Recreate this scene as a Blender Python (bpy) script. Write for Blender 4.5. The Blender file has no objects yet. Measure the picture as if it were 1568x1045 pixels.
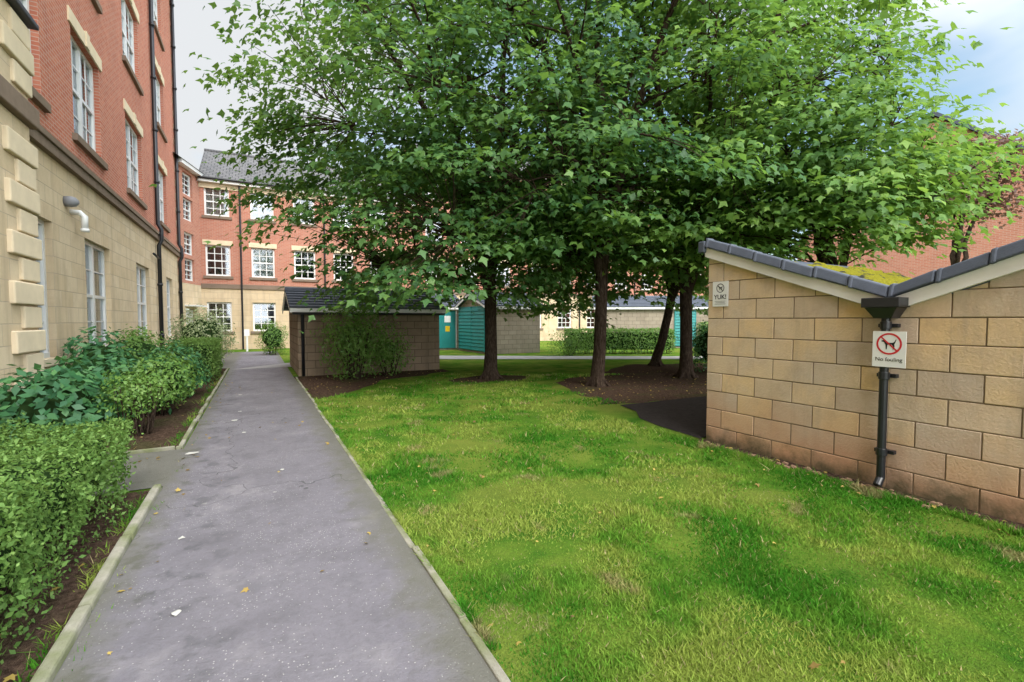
import bpy, math, random
import numpy as np
from mathutils import Vector, Matrix, noise
random.seed(7)
RNG = np.random.default_rng(7)
rad = math.radians
scene = bpy.context.scene
COL = scene.collection

# ------------------------------------------------------------------ helpers
def link(o, parent=None, mat4=None):
    COL.objects.link(o)
    if mat4 is not None: o.matrix_world = mat4
    if parent is not None:
        o.parent = parent
        o.matrix_parent_inverse = parent.matrix_world.inverted()
    return o

def empty(name, loc=(0,0,0)):
    o = bpy.data.objects.new(name, None); o.empty_display_size = .3
    o.location = loc; COL.objects.link(o); 
    bpy.context.view_layer.update()
    return o

def frame(theta, origin):
    return Matrix.Translation(Vector(origin)) @ Matrix.Rotation(theta, 4, 'Z')

class MB:
    def __init__(s): s.v=[]; s.f=[]; s.m=[]
    def poly(s, pts, mi=0):
        b=len(s.v); s.v += [tuple(p) for p in pts]; s.f.append(list(range(b,b+len(pts)))); s.m.append(mi)
    def box(s,x0,x1,y0,y1,z0,z1,mi=0):
        s.hexa([(x0,y0,z0),(x1,y0,z0),(x1,y1,z0),(x0,y1,z0),(x0,y0,z1),(x1,y0,z1),(x1,y1,z1),(x0,y1,z1)],mi)
    def hexa(s,pts,mi=0):
        b=len(s.v); s.v += [tuple(p) for p in pts]
        for q in [(0,3,2,1),(4,5,6,7),(0,1,5,4),(1,2,6,5),(2,3,7,6),(3,0,4,7)]:
            s.f.append([b+i for i in q]); s.m.append(mi)
    def prism(s, poly, y0, y1, mi=0):
        b=len(s.v); n=len(poly)
        s.v += [(x,y0,z) for x,z in poly]+[(x,y1,z) for x,z in poly]
        s.f.append([b+i for i in range(n)]); s.m.append(mi)
        s.f.append([b+n+i for i in reversed(range(n))]); s.m.append(mi)
        for i in range(n):
            j=(i+1)%n
            s.f.append([b+i,b+n+i,b+n+j,b+j]); s.m.append(mi)
    def tube(s, pts, radii, n=8, mi=0, cap=True):
        pts=[Vector(p) for p in pts]; b=len(s.v)
        for i,p in enumerate(pts):
            d=(pts[min(i+1,len(pts)-1)]-pts[max(i-1,0)]).normalized()
            a=Vector((1,0,0)) if abs(d.x)<.8 else Vector((0,1,0))
            u=d.cross(a).normalized(); w=d.cross(u)
            for k in range(n):
                t=2*math.pi*k/n
                s.v.append(tuple(p+(u*math.cos(t)+w*math.sin(t))*radii[i]))
        for i in range(len(pts)-1):
            for k in range(n):
                k2=(k+1)%n
                s.f.append([b+i*n+k,b+i*n+k2,b+(i+1)*n+k2,b+(i+1)*n+k]); s.m.append(mi)
        if cap:
            s.f.append([b+k for k in reversed(range(n))]); s.m.append(mi)
            e=b+(len(pts)-1)*n
            s.f.append([e+k for k in range(n)]); s.m.append(mi)
    def build(s,name,mats,parent=None,mat4=None,smooth=False,bevel=0):
        me=bpy.data.meshes.new(name); me.from_pydata(s.v,[],s.f)
        for m in mats: me.materials.append(m)
        me.polygons.foreach_set('material_index',s.m)
        if smooth: me.polygons.foreach_set('use_smooth',[True]*len(s.f))
        me.update()
        o=bpy.data.objects.new(name,me); link(o,parent,mat4)
        if bevel:
            md=o.modifiers.new('bevel','BEVEL'); md.width=bevel; md.segments=2; md.limit_method='ANGLE'
        return o

# ------------------------------------------------------------------ materials
class NT:
    def __init__(s,name):
        s.mat=bpy.data.materials.new(name); s.mat.use_nodes=True
        s.t=s.mat.node_tree; s.t.nodes.clear()
        s.out=s.n('ShaderNodeOutputMaterial')
    def n(s,typ,props=None,**inp):
        nd=s.t.nodes.new(typ)
        for k,v in (props or {}).items(): setattr(nd,k,v)
        for k,v in inp.items(): s.set(nd,k.replace('_',' '),v)
        return nd
    def set(s,nd,key,v):
        sock = nd.inputs[int(key[1:])] if (key[0]=='i' and key[1:].isdigit()) else nd.inputs[key]
        if isinstance(v,bpy.types.NodeSocket): s.t.links.new(v,sock)
        else:
            if isinstance(v,(tuple,list)) and len(v)==3 and sock.type=='RGBA': v=(*v,1)
            sock.default_value=v
    def math(s,op,a,b=0.0,c=None,clamp=False):
        nd=s.t.nodes.new('ShaderNodeMath'); nd.operation=op; nd.use_clamp=clamp
        s.set(nd,'i0',a); s.set(nd,'i1',b)
        if c is not None: s.set(nd,'i2',c)
        return nd.outputs[0]
    def mix(s,f,a,b,blend='MIX'):
        nd=s.t.nodes.new('ShaderNodeMix'); nd.data_type='RGBA'; nd.blend_type=blend
        s.set(nd,'i0',f)
        for k,v in (('i6',a),('i7',b)):
            s.set(nd,k,(*v,1) if isinstance(v,tuple) and len(v)==3 else v)
        return nd.outputs[2]
    def ramp(s,f,stops,interp='LINEAR'):
        nd=s.t.nodes.new('ShaderNodeValToRGB'); cr=nd.color_ramp; cr.interpolation=interp
        while len(cr.elements)<len(stops): cr.elements.new(.5)
        for e,(p,c) in zip(cr.elements,stops):
            e.position=p; e.color=(*c,1) if isinstance(c,tuple) else (c,c,c,1)
        s.set(nd,'Fac',f); return nd.outputs[0]
    def noise(s,vec,scale,detail=3,rough=.55,dist=0.0):
        nd=s.n('ShaderNodeTexNoise',Scale=scale,Detail=detail,Roughness=rough,Distortion=dist)
        s.set(nd,'Vector',vec); return nd.outputs['Fac']
    def pos(s): return s.n('ShaderNodeNewGeometry').outputs['Position']
    def sep(s,v):
        nd=s.n('ShaderNodeSeparateXYZ'); s.set(nd,'i0',v); return nd.outputs
    def comb(s,x,y,z):
        nd=s.n('ShaderNodeCombineXYZ'); s.set(nd,'i0',x);s.set(nd,'i1',y);s.set(nd,'i2',z); return nd.outputs[0]
    def bump(s,h,strength=.5,dist=.01):
        nd=s.n('ShaderNodeBump',Strength=strength,Distance=dist); s.set(nd,'Height',h); return nd.outputs[0]
    def principled(s,col,rough=.8,normal=None,spec=.3,metal=0.0):
        if rough>=.89:
            b=s.n('ShaderNodeBsdfDiffuse',Roughness=.5); s.set(b,'Color',col)
        else:
            b=s.n('ShaderNodeBsdfPrincipled'); s.set(b,'Base Color',col); s.set(b,'Roughness',rough)
            s.set(b,'Specular IOR Level',spec); s.set(b,'Metallic',metal)
        if normal is not None: s.set(b,'Normal',normal)
        return b.outputs[0]
    def done(s,sh): s.t.links.new(sh,s.out.inputs['Surface']); return s.mat

def simple(name,col,rough=.6,spec=.3,metal=0.0,var=.15,scale=6,bump=.0):
    t=NT(name); p=t.pos(); f=t.noise(p,scale,3)
    c=t.mix(f,tuple(x*(1-var) for x in col),tuple(min(1,x*(1+var)) for x in col))
    f2=t.noise(p,scale*.25,2)
    c=t.mix(t.ramp(f2,[(.5,0.0),(.75,.35)]),c,tuple(x*.6 for x in col))
    nr=t.bump(t.noise(p,scale*8,2),bump,.01) if bump else None
    return t.done(t.principled(c,rough,nr,spec,metal))

def wall_uv(t,vscale=1.0):
    tc=t.n('ShaderNodeTexCoord'); o=t.sep(tc.outputs['Object']); n=t.sep(tc.outputs['Normal'])
    st=t.math('GREATER_THAN',t.math('ABSOLUTE',n[0]),.7)
    u=t.math('ADD',t.math('MULTIPLY',o[0],t.math('SUBTRACT',1.0,st)),t.math('MULTIPLY',o[1],st))
    return t.comb(u,t.math('MULTIPLY',o[2],vscale),0.0), o, tc.outputs['Object']

def masonry(name,c1,c2,mortar,bw,bh,ms=.01,bump=.6,stain=(.12,.09,.06),stain_amt=.4,vscale=1.0,rough=.9,bias=0.0,big=.35):
    t=NT(name); uv,o,ob=wall_uv(t,vscale)
    br=t.n('ShaderNodeTexBrick',{'offset':.5},Scale=1.0)
    t.set(br,'Vector',uv); t.set(br,'Color1',(0,0,0)); t.set(br,'Color2',(1,1,1)); t.set(br,'Mortar',(.5,.5,.5))
    for k,v in (('Mortar Size',ms),('Mortar Smooth',.3),('Bias',bias),('Brick Width',bw),('Row Height',bh)): t.set(br,k,v)
    n1=t.noise(ob,2.2,4,.65); n2=t.noise(ob,30,2,.7); n3=t.noise(ob,big,3)
    vs=t.noise(t.comb(t.math('ADD',t.math('MULTIPLY',o[0],3.0),t.math('MULTIPLY',o[1],3.0)),t.math('MULTIPLY',o[2],.25),0.0),1.0,3,.6)
    base=t.mix(br.outputs['Color'],c1,c2)
    base=t.mix(t.math('MULTIPLY',n2,.35),base,tuple(x*.55 for x in c1))
    base=t.mix(t.ramp(n1,[(.42,0.0),(.75,stain_amt)]),base,stain)
    base=t.mix(t.ramp(vs,[(.52,0.0),(.75,stain_amt)]),base,tuple(x*.8 for x in stain))
    base=t.mix(t.ramp(n3,[(.4,0.0),(.75,stain_amt*.7)]),base,tuple(x*.65 for x in c2))
    col=t.mix(br.outputs['Fac'],base,mortar)
    h=t.math('SUBTRACT',t.math('MULTIPLY',n2,.25),br.outputs['Fac'])
    return t.done(t.principled(col,rough,t.bump(h,bump,.012),.2))

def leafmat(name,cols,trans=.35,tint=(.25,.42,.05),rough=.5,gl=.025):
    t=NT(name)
    a=t.n('ShaderNodeAttribute',{'attribute_name':'leaf_tone'}).outputs['Fac']
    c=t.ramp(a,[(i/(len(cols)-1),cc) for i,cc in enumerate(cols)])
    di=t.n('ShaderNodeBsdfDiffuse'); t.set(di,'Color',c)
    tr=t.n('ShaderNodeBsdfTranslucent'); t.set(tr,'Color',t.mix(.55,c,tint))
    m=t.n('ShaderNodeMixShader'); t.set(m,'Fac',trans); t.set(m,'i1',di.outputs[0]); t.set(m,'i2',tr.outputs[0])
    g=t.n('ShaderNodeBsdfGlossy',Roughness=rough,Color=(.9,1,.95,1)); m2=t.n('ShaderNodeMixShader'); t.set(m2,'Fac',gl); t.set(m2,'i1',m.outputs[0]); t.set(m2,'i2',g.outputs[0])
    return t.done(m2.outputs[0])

M={}
M['brick']=masonry('red_brick',(.54,.18,.115),(.64,.26,.17),(.53,.39,.32),.225,.075,.008,.35,(.36,.14,.11),.35)
M['brickfar']=masonry('red_brick_far',(.52,.20,.13),(.62,.28,.19),(.50,.37,.31),.225,.075,.008,.3,(.38,.19,.14),.3)
M['stone']=masonry('buff_ashlar',(.72,.57,.37),(.80,.66,.46),(.48,.39,.29),.62,.31,.007,.5,(.48,.37,.25),.5)
M['stonepale']=simple('pale_dressed_stone',(.75,.63,.45),.9,.2,var=.15,scale=4,bump=.15)
M['stonedark']=simple('weathered_sill_stone',(.25,.19,.145),.9,.2,var=.25,scale=5,bump=.2)
M['shedblock']=masonry('brown_block',(.31,.235,.165),(.39,.30,.21),(.14,.11,.08),.45,.225,.01,.6,(.15,.115,.08),.5)
M['shedpale']=masonry('grey_block',(.40,.34,.27),(.48,.41,.32),(.2,.17,.13),.45,.225,.01,.6,(.2,.16,.12),.4)
M['rooftile']=masonry('grey_roof_tiles',(.12,.12,.125),(.175,.17,.175),(.04,.04,.045),.3,.3,.02,.9,(.09,.09,.07),.35,vscale=1.8,rough=.75)
M['slate']=simple('slate_grey_verge',(.075,.088,.115),.65,.35,var=.3,scale=9,bump=.2)
M['white']=simple('white_gloss_paint',(.80,.80,.78),.35,.45,var=.05,scale=4)
M['whitedirty']=simple('weathered_white_board',(.76,.74,.69),.55,.3,var=.14,scale=5)
M['black']=simple('black_iron_paint',(.014,.015,.018),.35,.5,var=.3,scale=9)
M['teal']=simple('teal_paint',(.02,.24,.23),.5,.4,var=.15,scale=4)
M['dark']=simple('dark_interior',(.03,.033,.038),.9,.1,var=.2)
M['curtain']=simple('net_curtain',(.6,.6,.58),.9,.1,var=.1,scale=8)
M['lead']=simple('lead_cap',(.07,.07,.08),.6,.3,var=.3)
t=NT('concrete_edging'); p=t.pos(); n=t.noise(p,9,3,.7); n2=t.noise(p,2.3,3,.6); n3=t.noise(p,60,2,.7)
c=t.mix(n,(.22,.21,.17),(.42,.40,.33)); c=t.mix(t.ramp(n2,[(.42,0.0),(.60,.8)]),c,(.15,.18,.07)); c=t.mix(t.math('MULTIPLY',n3,.4),c,(.10,.09,.07))
M['concrete']=t.done(t.principled(c,.95,t.bump(t.math('ADD',n,n3),.6,.01),.15))
M['greymetal']=simple('grey_plastic',(.25,.25,.27),.5,.4)
t=NT('window_glass'); g=t.n('ShaderNodeBsdfGlossy',Roughness=.03,Color=(.9,.95,1,1)); tr=t.n('ShaderNodeBsdfTransparent',Color=(.75,.82,.82,1))
fr=t.n('ShaderNodeFresnel',IOR=1.6); m=t.n('ShaderNodeMixShader')
t.set(m,'Fac',t.math('ADD',fr.outputs[0],.15,clamp=True)); t.set(m,'i1',tr.outputs[0]); t.set(m,'i2',g.outputs[0]); M['glass']=t.done(m.outputs[0])
t=NT('sandstone_blocks'); g=t.n('ShaderNodeNewGeometry'); p=g.outputs['Position']; sp3=t.sep(p); z=sp3[2]
c=t.ramp(g.outputs['Random Per Island'],[(0,(.60,.48,.36)),(.3,(.70,.55,.37)),(.6,(.77,.58,.35)),(.85,(.80,.58,.31)),(1,(.71,.57,.44))])
n1=t.noise(p,1.3,4,.6); n2=t.noise(p,45,3,.75); n3=t.noise(p,5,4,.65)
vs=t.noise(t.comb(t.math('MULTIPLY',sp3[1],4.0),t.math('MULTIPLY',z,.5),0.0),1.0,4,.65)
c=t.mix(t.ramp(n1,[(.45,0.0),(.7,.6)]),c,(.56,.49,.42))
c=t.mix(t.math('MULTIPLY',n2,.34),c,(.38,.27,.18))
c=t.mix(t.ramp(n3,[(.50,0.0),(.78,.5)]),c,(.44,.31,.21))
c=t.mix(t.ramp(vs,[(.52,0.0),(.72,.5)]),c,(.36,.29,.22))
low=t.math('MULTIPLY',t.ramp(t.math('ADD',z,t.math('MULTIPLY',t.math('SUBTRACT',n1,.5),1.1)),[(.0,1.0),(.7,0.0)]),.75)
c=t.mix(low,c,(.50,.26,.15))
lo2=t.ramp(t.math('ADD',z,t.math('MULTIPLY',t.math('SUBTRACT',n3,.5),.5)),[(.0,.9),(.22,0.0)])
c=t.mix(lo2,c,(.10,.09,.05))
M['blocks']=t.done(t.principled(c,.92,t.bump(t.math('ADD',n2,n3),.6,.01),.15))
M['mortar']=simple('mortar',(.22,.165,.11),.95,.1,var=.3,scale=12,bump=.3)
t=NT('mossy_roof'); p=t.pos(); n=t.noise(p,3,3,.7); n2=t.noise(p,40,3,.8)
c=t.mix(n2,(.12,.13,.02),(.34,.30,.03)); c=t.mix(t.ramp(n,[(.36,0.0),(.46,1.0)]),(.05,.05,.045),c)
M['moss']=t.done(t.principled(c,1,t.bump(n2,1.0,.03),.1))
t=NT('bark'); p=t.pos(); s3=t.sep(p); v=t.comb(t.math('MULTIPLY',s3[0],9),t.math('MULTIPLY',s3[1],9),t.math('MULTIPLY',s3[2],2.2))
n=t.noise(v,3,4,.7)
c=t.ramp(n,[(.3,(.022,.015,.012)),(.55,(.068,.048,.036)),(.8,(.13,.10,.075))])
M['bark']=t.done(t.principled(c,.95,t.bump(n,.9,.03),.15))
t=NT('worn_asphalt'); p=t.pos(); n1=t.noise(p,.8,4,.6); n2=t.noise(p,120,2,.7); n3=t.noise(p,5,4,.6); n4=t.noise(p,28,3,.7); n5=t.noise(p,1.7,4,.7)
c=t.mix(n1,(.165,.155,.178),(.265,.25,.28)); c=t.mix(t.math('MULTIPLY',n2,.5),c,(.09,.085,.095)); c=t.mix(t.ramp(n4,[(.45,0.0),(.7,.4)]),c,(.12,.115,.125))
c=t.mix(t.ramp(n5,[(.5,0.0),(.68,.5)]),c,(.105,.10,.11))
c=t.mix(t.ramp(n5,[(.30,.35),(.44,0.0)]),c,(.34,.32,.33))
vo=t.n('ShaderNodeTexVoronoi',Scale=85.0); t.set(vo,'Vector',p)
rr=t.sep(vo.outputs['Color'])[0]
sp=t.math('MULTIPLY',t.math('LESS_THAN',vo.outputs['Distance'],.32),t.math('GREATER_THAN',rr,t.ramp(n1,[(.40,.97),(.62,.74)])))
c=t.mix(t.math('MULTIPLY',sp,.6),c,(.54,.52,.50))
vg=t.n('ShaderNodeTexVoronoi',Scale=3.1); t.set(vg,'Vector',p); rg=t.sep(vg.outputs['Color'])[1]
gum=t.math('MULTIPLY',t.math('LESS_THAN',vg.outputs['Distance'],.06),t.math('GREATER_THAN',rg,.6))
c=t.mix(t.math('MULTIPLY',gum,.5),c,(.40,.39,.37))
xx=t.sep(p)[0]
lw=t.ramp(t.math('MULTIPLY',xx,-1.0),[(.0,.0),(.55,1.0)])
c=t.mix(t.math('MULTIPLY',t.ramp(n3,[(.54,0.0),(.64,.6)]),t.math('ADD',t.math('MULTIPLY',lw,.7),.3)),c,(.075,.075,.08))
wp=t.n('ShaderNodeVectorMath',{'operation':'ADD'}); t.set(wp,'i0',p)
nc=t.n('ShaderNodeTexNoise',Scale=1.7,Detail=3.0); t.set(nc,'Vector',p); t.set(wp,'i1',nc.outputs['Color'])
ve=t.n('ShaderNodeTexVoronoi',{'feature':'DISTANCE_TO_EDGE'},Scale=.33); t.set(ve,'Vector',wp.outputs[0])
crk=t.math('MULTIPLY',t.math('LESS_THAN',ve.outputs['Distance'],.002),.65)
c=t.mix(crk,c,(.05,.05,.05))
edge=t.ramp(t.math('ADD',t.math('ABSOLUTE',xx),t.math('MULTIPLY',t.math('SUBTRACT',n3,.5),.45)),[(.60,0.0),(.84,.65)])
c=t.mix(edge,c,(.12,.12,.08))
h=t.math('ADD',t.math('ADD',n2,t.math('MULTIPLY',sp,.6)),n4)
M['asphalt']=t.done(t.principled(c,.74,t.bump(h,.65,.008),.35))
t=NT('mulch_soil'); p=t.pos(); n=t.noise(p,18,4,.75); n2=t.noise(p,1.1,3)
c=t.ramp(n,[(.3,(.025,.017,.012)),(.55,(.085,.055,.04)),(.8,(.17,.115,.08))]); c=t.mix(t.ramp(n2,[(.5,0.0),(.7,.5)]),c,(.06,.075,.025))
M['soil']=t.done(t.principled(c,1,t.bump(n,1.0,.05),.1))
t=NT('lawn_ground'); p=t.pos()
n1=t.noise(p,.6,2,.6); n2=t.noise(p,2.2,3,.65); n=t.noise(p,50,3,.8); nb=t.noise(p,1.9,3,.65)
c=t.ramp(n2,[(.34,(.05,.16,.015)),(.48,(.10,.21,.022)),(.66,(.17,.26,.035))])
c=t.mix(t.ramp(n1,[(.45,0.0),(.62,.65)]),c,(.25,.28,.055))
c=t.mix(t.ramp(nb,[(.66,0.0),(.73,.6)]),c,(.24,.19,.10))
c=t.mix(t.ramp(n,[(.35,.5),(.6,0.0)]),c,(.06,.09,.025))
M['lawn']=t.done(t.principled(c,1,t.bump(n,1.0,.04),.1))
t=NT('grass_blade'); c=t.n('ShaderNodeAttribute',{'attribute_name':'tint'}).outputs['Color']
pr=t.n('ShaderNodeBsdfDiffuse'); t.set(pr,'Color',c); tr=t.n('ShaderNodeBsdfTranslucent'); t.set(tr,'Color',c); m=t.n('ShaderNodeMixShader',Fac=.35); t.set(m,'i1',pr.outputs[0]); t.set(m,'i2',tr.outputs[0])
M['blade']=t.done(m.outputs[0])
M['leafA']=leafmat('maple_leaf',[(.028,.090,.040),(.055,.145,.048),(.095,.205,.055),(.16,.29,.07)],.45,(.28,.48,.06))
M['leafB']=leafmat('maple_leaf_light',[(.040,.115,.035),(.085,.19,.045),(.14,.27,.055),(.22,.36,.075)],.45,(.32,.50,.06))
M['leafhedge']=leafmat('privet_leaf',[(.06,.13,.028),(.12,.23,.05),(.25,.40,.11)],.3,(.3,.4,.06),gl=.012)
M['leafshrub']=leafmat('shrub_leaf',[(.025,.10,.045),(.05,.17,.06),(.12,.28,.09)],.25,(.2,.35,.06),gl=.03)
M['leafbush']=leafmat('bush_leaf',[(.07,.16,.035),(.14,.28,.05),(.24,.38,.09)],.35,(.25,.4,.06))
M['leafvar']=leafmat('variegated_leaf',[(.10,.16,.06),(.25,.31,.13),(.5,.52,.32)],.25,(.3,.4,.15))
M['leafcopper']=leafmat('copper_leaf',[(.09,.05,.045),(.16,.09,.07),(.22,.15,.10)],.3,(.3,.14,.10))
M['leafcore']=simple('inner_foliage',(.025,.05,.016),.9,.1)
M['leafdead']=leafmat('fallen_leaf',[(.12,.08,.04),(.32,.22,.06),(.50,.38,.10)],.1,(.4,.3,.1))

# ------------------------------------------------------------------ leaves
MAPLE_V=np.array([(0,.08,0),(.30,-.02,-.03),(.24,.2,0),(.54,.42,-.12),(.2,.5,-.01),(0,1,-.14),(-.2,.5,-.01),(-.54,.42,-.12),(-.24,.2,0),(-.30,-.02,-.03)],float)
MAPLE_T=np.array([(0,1,2),(0,2,3),(0,3,4),(0,4,5),(0,5,6),(0,6,7),(0,7,8),(0,8,9)])
MAPS_V=np.array([(0,-.08,0),(.52,.30,-.12),(.24,.48,-.01),(0,1,-.18),(-.24,.48,-.01),(-.52,.30,-.12)],float)
MAPS_T=np.array([(0,1,2),(0,2,3),(0,3,4),(0,4,5)])
OVAL_V=np.array([(0,0,0),(.27,.45,-.05),(0,1,-.1),(-.27,.45,-.05)],float)
OVAL_T=np.array([(0,1,2),(0,2,3)])
def unit(a): return a/np.maximum(np.linalg.norm(a,axis=1,keepdims=True),1e-6)
def raw_mesh(name,verts,tris,mat,leaf_tone=None,parent=None,tint=None):
    me=bpy.data.meshes.new(name); nv=len(verts); nt=len(tris)
    me.vertices.add(nv); me.vertices.foreach_set('co',verts.astype(np.float32).ravel())
    me.loops.add(nt*3); me.loops.foreach_set('vertex_index',tris.astype(np.int32).ravel())
    me.polygons.add(nt); me.polygons.foreach_set('loop_start',np.arange(0,nt*3,3,dtype=np.int32))
    me.polygons.foreach_set('loop_total',np.full(nt,3,dtype=np.int32))
    if leaf_tone is not None:
        at=me.attributes.new('leaf_tone','FLOAT','FACE'); at.data.foreach_set('value',leaf_tone.astype(np.float32))
    if tint is not None:
        at=me.attributes.new('tint','FLOAT_VECTOR','FACE'); at.data.foreach_set('vector',tint.astype(np.float32).ravel())
    me.update(calc_edges=True); me.materials.append(mat)
    o=bpy.data.objects.new(name,me); link(o,parent); return o
SHAPES={'maple':(MAPLE_V,MAPLE_T),'maps':(MAPS_V,MAPS_T),'oval':(OVAL_V,OVAL_T)}
def leaves(name,pos,nrm,dr,size,mat,shape='oval',parent=None,rng=RNG,tonebias=None):
    LV,LT=SHAPES[shape]
    z=unit(nrm); y=unit(dr-(dr*z).sum(1,keepdims=True)*z); x=np.cross(y,z)
    s=size[:,None,None]
    V=pos[:,None,:]+s*(LV[None,:,0:1]*x[:,None,:]+LV[None,:,1:2]*y[:,None,:]+LV[None,:,2:3]*z[:,None,:])
    N=len(pos); k=len(LV)
    T=(LT[None]+(np.arange(N)*k)[:,None,None]).reshape(-1,3)
    if tonebias is None:
        c=np.round(pos*3).astype(int); h=np.abs(np.sin(c[:,0]*12.9898+c[:,1]*78.233+c[:,2]*37.7)*43758.5)%1
        tonebias=rng.random(N)*.72+h*.28
    r=np.clip(tonebias,0,1)
    return raw_mesh(name,V.reshape(-1,3),T,mat,np.repeat(r,len(LT)),parent)

def bez(a,b,c,n,jit,rng):
    out=[]
    for i in range(n+1):
        t=i/n; p=a*(1-t)**2+b*2*t*(1-t)+c*t*t
        if 0<i<n: p=p+rng.normal(0,jit,3)
        out.append(p)
    return out

def tree(name,base,fork,cc,cr,nspray,nleaf,seed,tr=.16,nl=6,zmin=2.2,lsize=.155,mat='leafA',spr=.62,shape='maps',gap=-.12,clear=2.2,zfar=None,boxy=.5,gaphi=.12):
    rng=np.random.default_rng(seed)
    root=empty(name,(base[0],base[1],0))
    B=np.array([base[0],base[1],0.]); C=np.array(cc,float); R=np.array(cr,float)
    mb=MB(); P=[];PR=[]
    lean=rng.normal(0,.06,2)
    F=np.array([base[0]+lean[0]*fork,base[1]+lean[1]*fork,fork])
    tp=[B+[0,0,-.1],B+[0,0,.04],B+[0,0,.25],B*.7+F*.3+rng.normal(0,.02,3),B*.35+F*.65+rng.normal(0,.02,3),F]
    mb.tube(tp,[tr*1.75,tr*1.5,tr*1.13,tr,tr*.95,tr*.98],12)
    for a in np.arange(5)*1.257+rng.random():
        e=B+[math.cos(a)*tr*2.4,math.sin(a)*tr*2.4,-.04]
        mb.tube([B+[math.cos(a)*tr*.5,math.sin(a)*tr*.5,.35],B+[math.cos(a)*tr*1.25,math.sin(a)*tr*1.25,.10],e],[tr*.35,tr*.32,.02],6)
    for i in range(nl+1):
        a=i*2.4+rng.random()*.7; lead=(i==nl)
        st=F+np.array([0,0,-.35]) 
        if not lead and i>=3:
            st=F+(np.array([C[0],C[1],F[2]+3.])-F)*(.14*(i-2))
        k=.30+.45*rng.random() if not lead else .08
        up=.35+.5*rng.random() if not lead else .85
        if i>=3 and not lead: k=.6+.25*rng.random(); up=rng.random()*.5-.1
        T=C+R*np.array([math.cos(a)*k,math.sin(a)*k,up])
        mid=st+(T-st)*.42; mid[2]+= (T[2]-st[2])*.12+.3; mid[:2]=st[:2]+(T[:2]-st[:2])*.30
        pts=bez(st,mid,T,10,.07,rng)
        r0=tr*(.68 if i<3 or lead else .42); rr=[max(.02,r0*(1-j/10)**.8+.015) for j in range(11)]
        mb.tube(pts,rr,8)
        P+=pts[2:]; PR+=rr[2:]
    A=np.array(P); 
    def attach(q,A):
        d=np.linalg.norm(A-q,axis=1)+np.maximum(0,A[:,2]-q[2]+.2)*1.0
        return int(np.argmin(d))
    sec=[]
    for i in range(60):
        d=rng.normal(0,1,3); d/=np.linalg.norm(d); q=C+R*d*(.55+.35*rng.random())
        if q[2]<zmin+.3: q[2]=zmin+.3+rng.random()
        j=attach(q,A); s=A[j]; mid=(s+q)/2+np.array([0,0,.35])
        pts=bez(s,mid,q,6,.06,rng); r0=min(.045,PR[j]*.7)
        mb.tube(pts,[max(.010,r0*(1-k/7)) for k in range(7)],6)
        sec+=pts[1:]
    A=np.vstack([A,np.array(sec)])
    S=[]; tries=0
    while len(S)<nspray and tries<nspray*40:
        tries+=1
        d=rng.normal(0,1,3); d/=np.linalg.norm(d)
        w=1+.30*noise.noise(Vector(d*2.3)+Vector((seed,0,0)))
        if d[2]<0:
            hl=math.hypot(d[0],d[1])+1e-6; f_=hl**(-boxy); d[0]*=f_; d[1]*=f_
        q=C+R*d*w*rng.random()**.34
        lo=zmin+.5*noise.noise(Vector((q[0]*.4,q[1]*.4,seed)))
        if zfar is not None and (q[0]-B[0])*.4756+(q[1]-B[1])*.88>.5: lo=zfar
        hr=np.hypot(*(q[:2]-B[:2]))
        if hr<clear: lo+= (clear-hr)*.8
        if q[2]<lo: continue
        g_=gap+(gaphi-gap)*min(1,max(0,(q[2]-4.2)/2.5))
        if noise.noise(Vector(q*.62)+Vector((0,seed*3.1,0)))+.35*noise.noise(Vector(q*1.6))<g_: continue
        S.append(q)
    S=np.array(S)
    for q in S:
        j=attach(q,A); s=A[j]
        if np.linalg.norm(q-s)>3.2: continue
        mid=(s+q)/2+np.array([0,0,.15]); mb.tube(bez(s,mid,q,3,.03,rng),[.013,.010,.007,.004],4,cap=False)
    mb.build('trunk_and_branches',[M['bark']],root,None,True)
    n=len(S); out=S-C; out[:,2]*=.25; out=unit(out+rng.normal(0,.35,out.shape)); out[:,2]=0; out=unit(out)
    lat=np.stack([-out[:,1],out[:,0],np.zeros(n)],1)
    sc=(.7+.6*rng.random((n,1)))*spr/.62
    a=rng.normal(0,.42,(n,nleaf))*sc; b=rng.normal(0,.36,(n,nleaf))*sc
    h=-.24*np.clip(a,0,2)**2-.12*b*b+rng.normal(0,.06,(n,nleaf))-.14*a
    pos=S[:,None]+out[:,None]*a[...,None]+lat[:,None]*b[...,None]; pos[...,2]+=h
    pos=pos.reshape(-1,3); N=len(pos)
    o2=np.repeat(out,nleaf,0); l2=np.repeat(lat,nleaf,0)
    nr=np.array([0,0,1.])+o2*.6+rng.normal(0,.42,(N,3))
    dr=o2*(a.reshape(-1,1)*1.2+.5)+l2*b.reshape(-1,1)*1.6+rng.normal(0,.4,(N,3))+np.array([0,0,-.4])
    sz=lsize*(.55+.75*rng.random(N))
    sprayr=np.repeat(rng.random(n),nleaf)
    rb=rng.random(N)*.5+sprayr*.5+ (np.linalg.norm((pos-C)/R,axis=1)-.85)*.4  # random tone, plus crown shade put into leaf colour: darker inside, lighter outside
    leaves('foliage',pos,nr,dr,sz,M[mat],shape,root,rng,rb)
    return root

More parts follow.
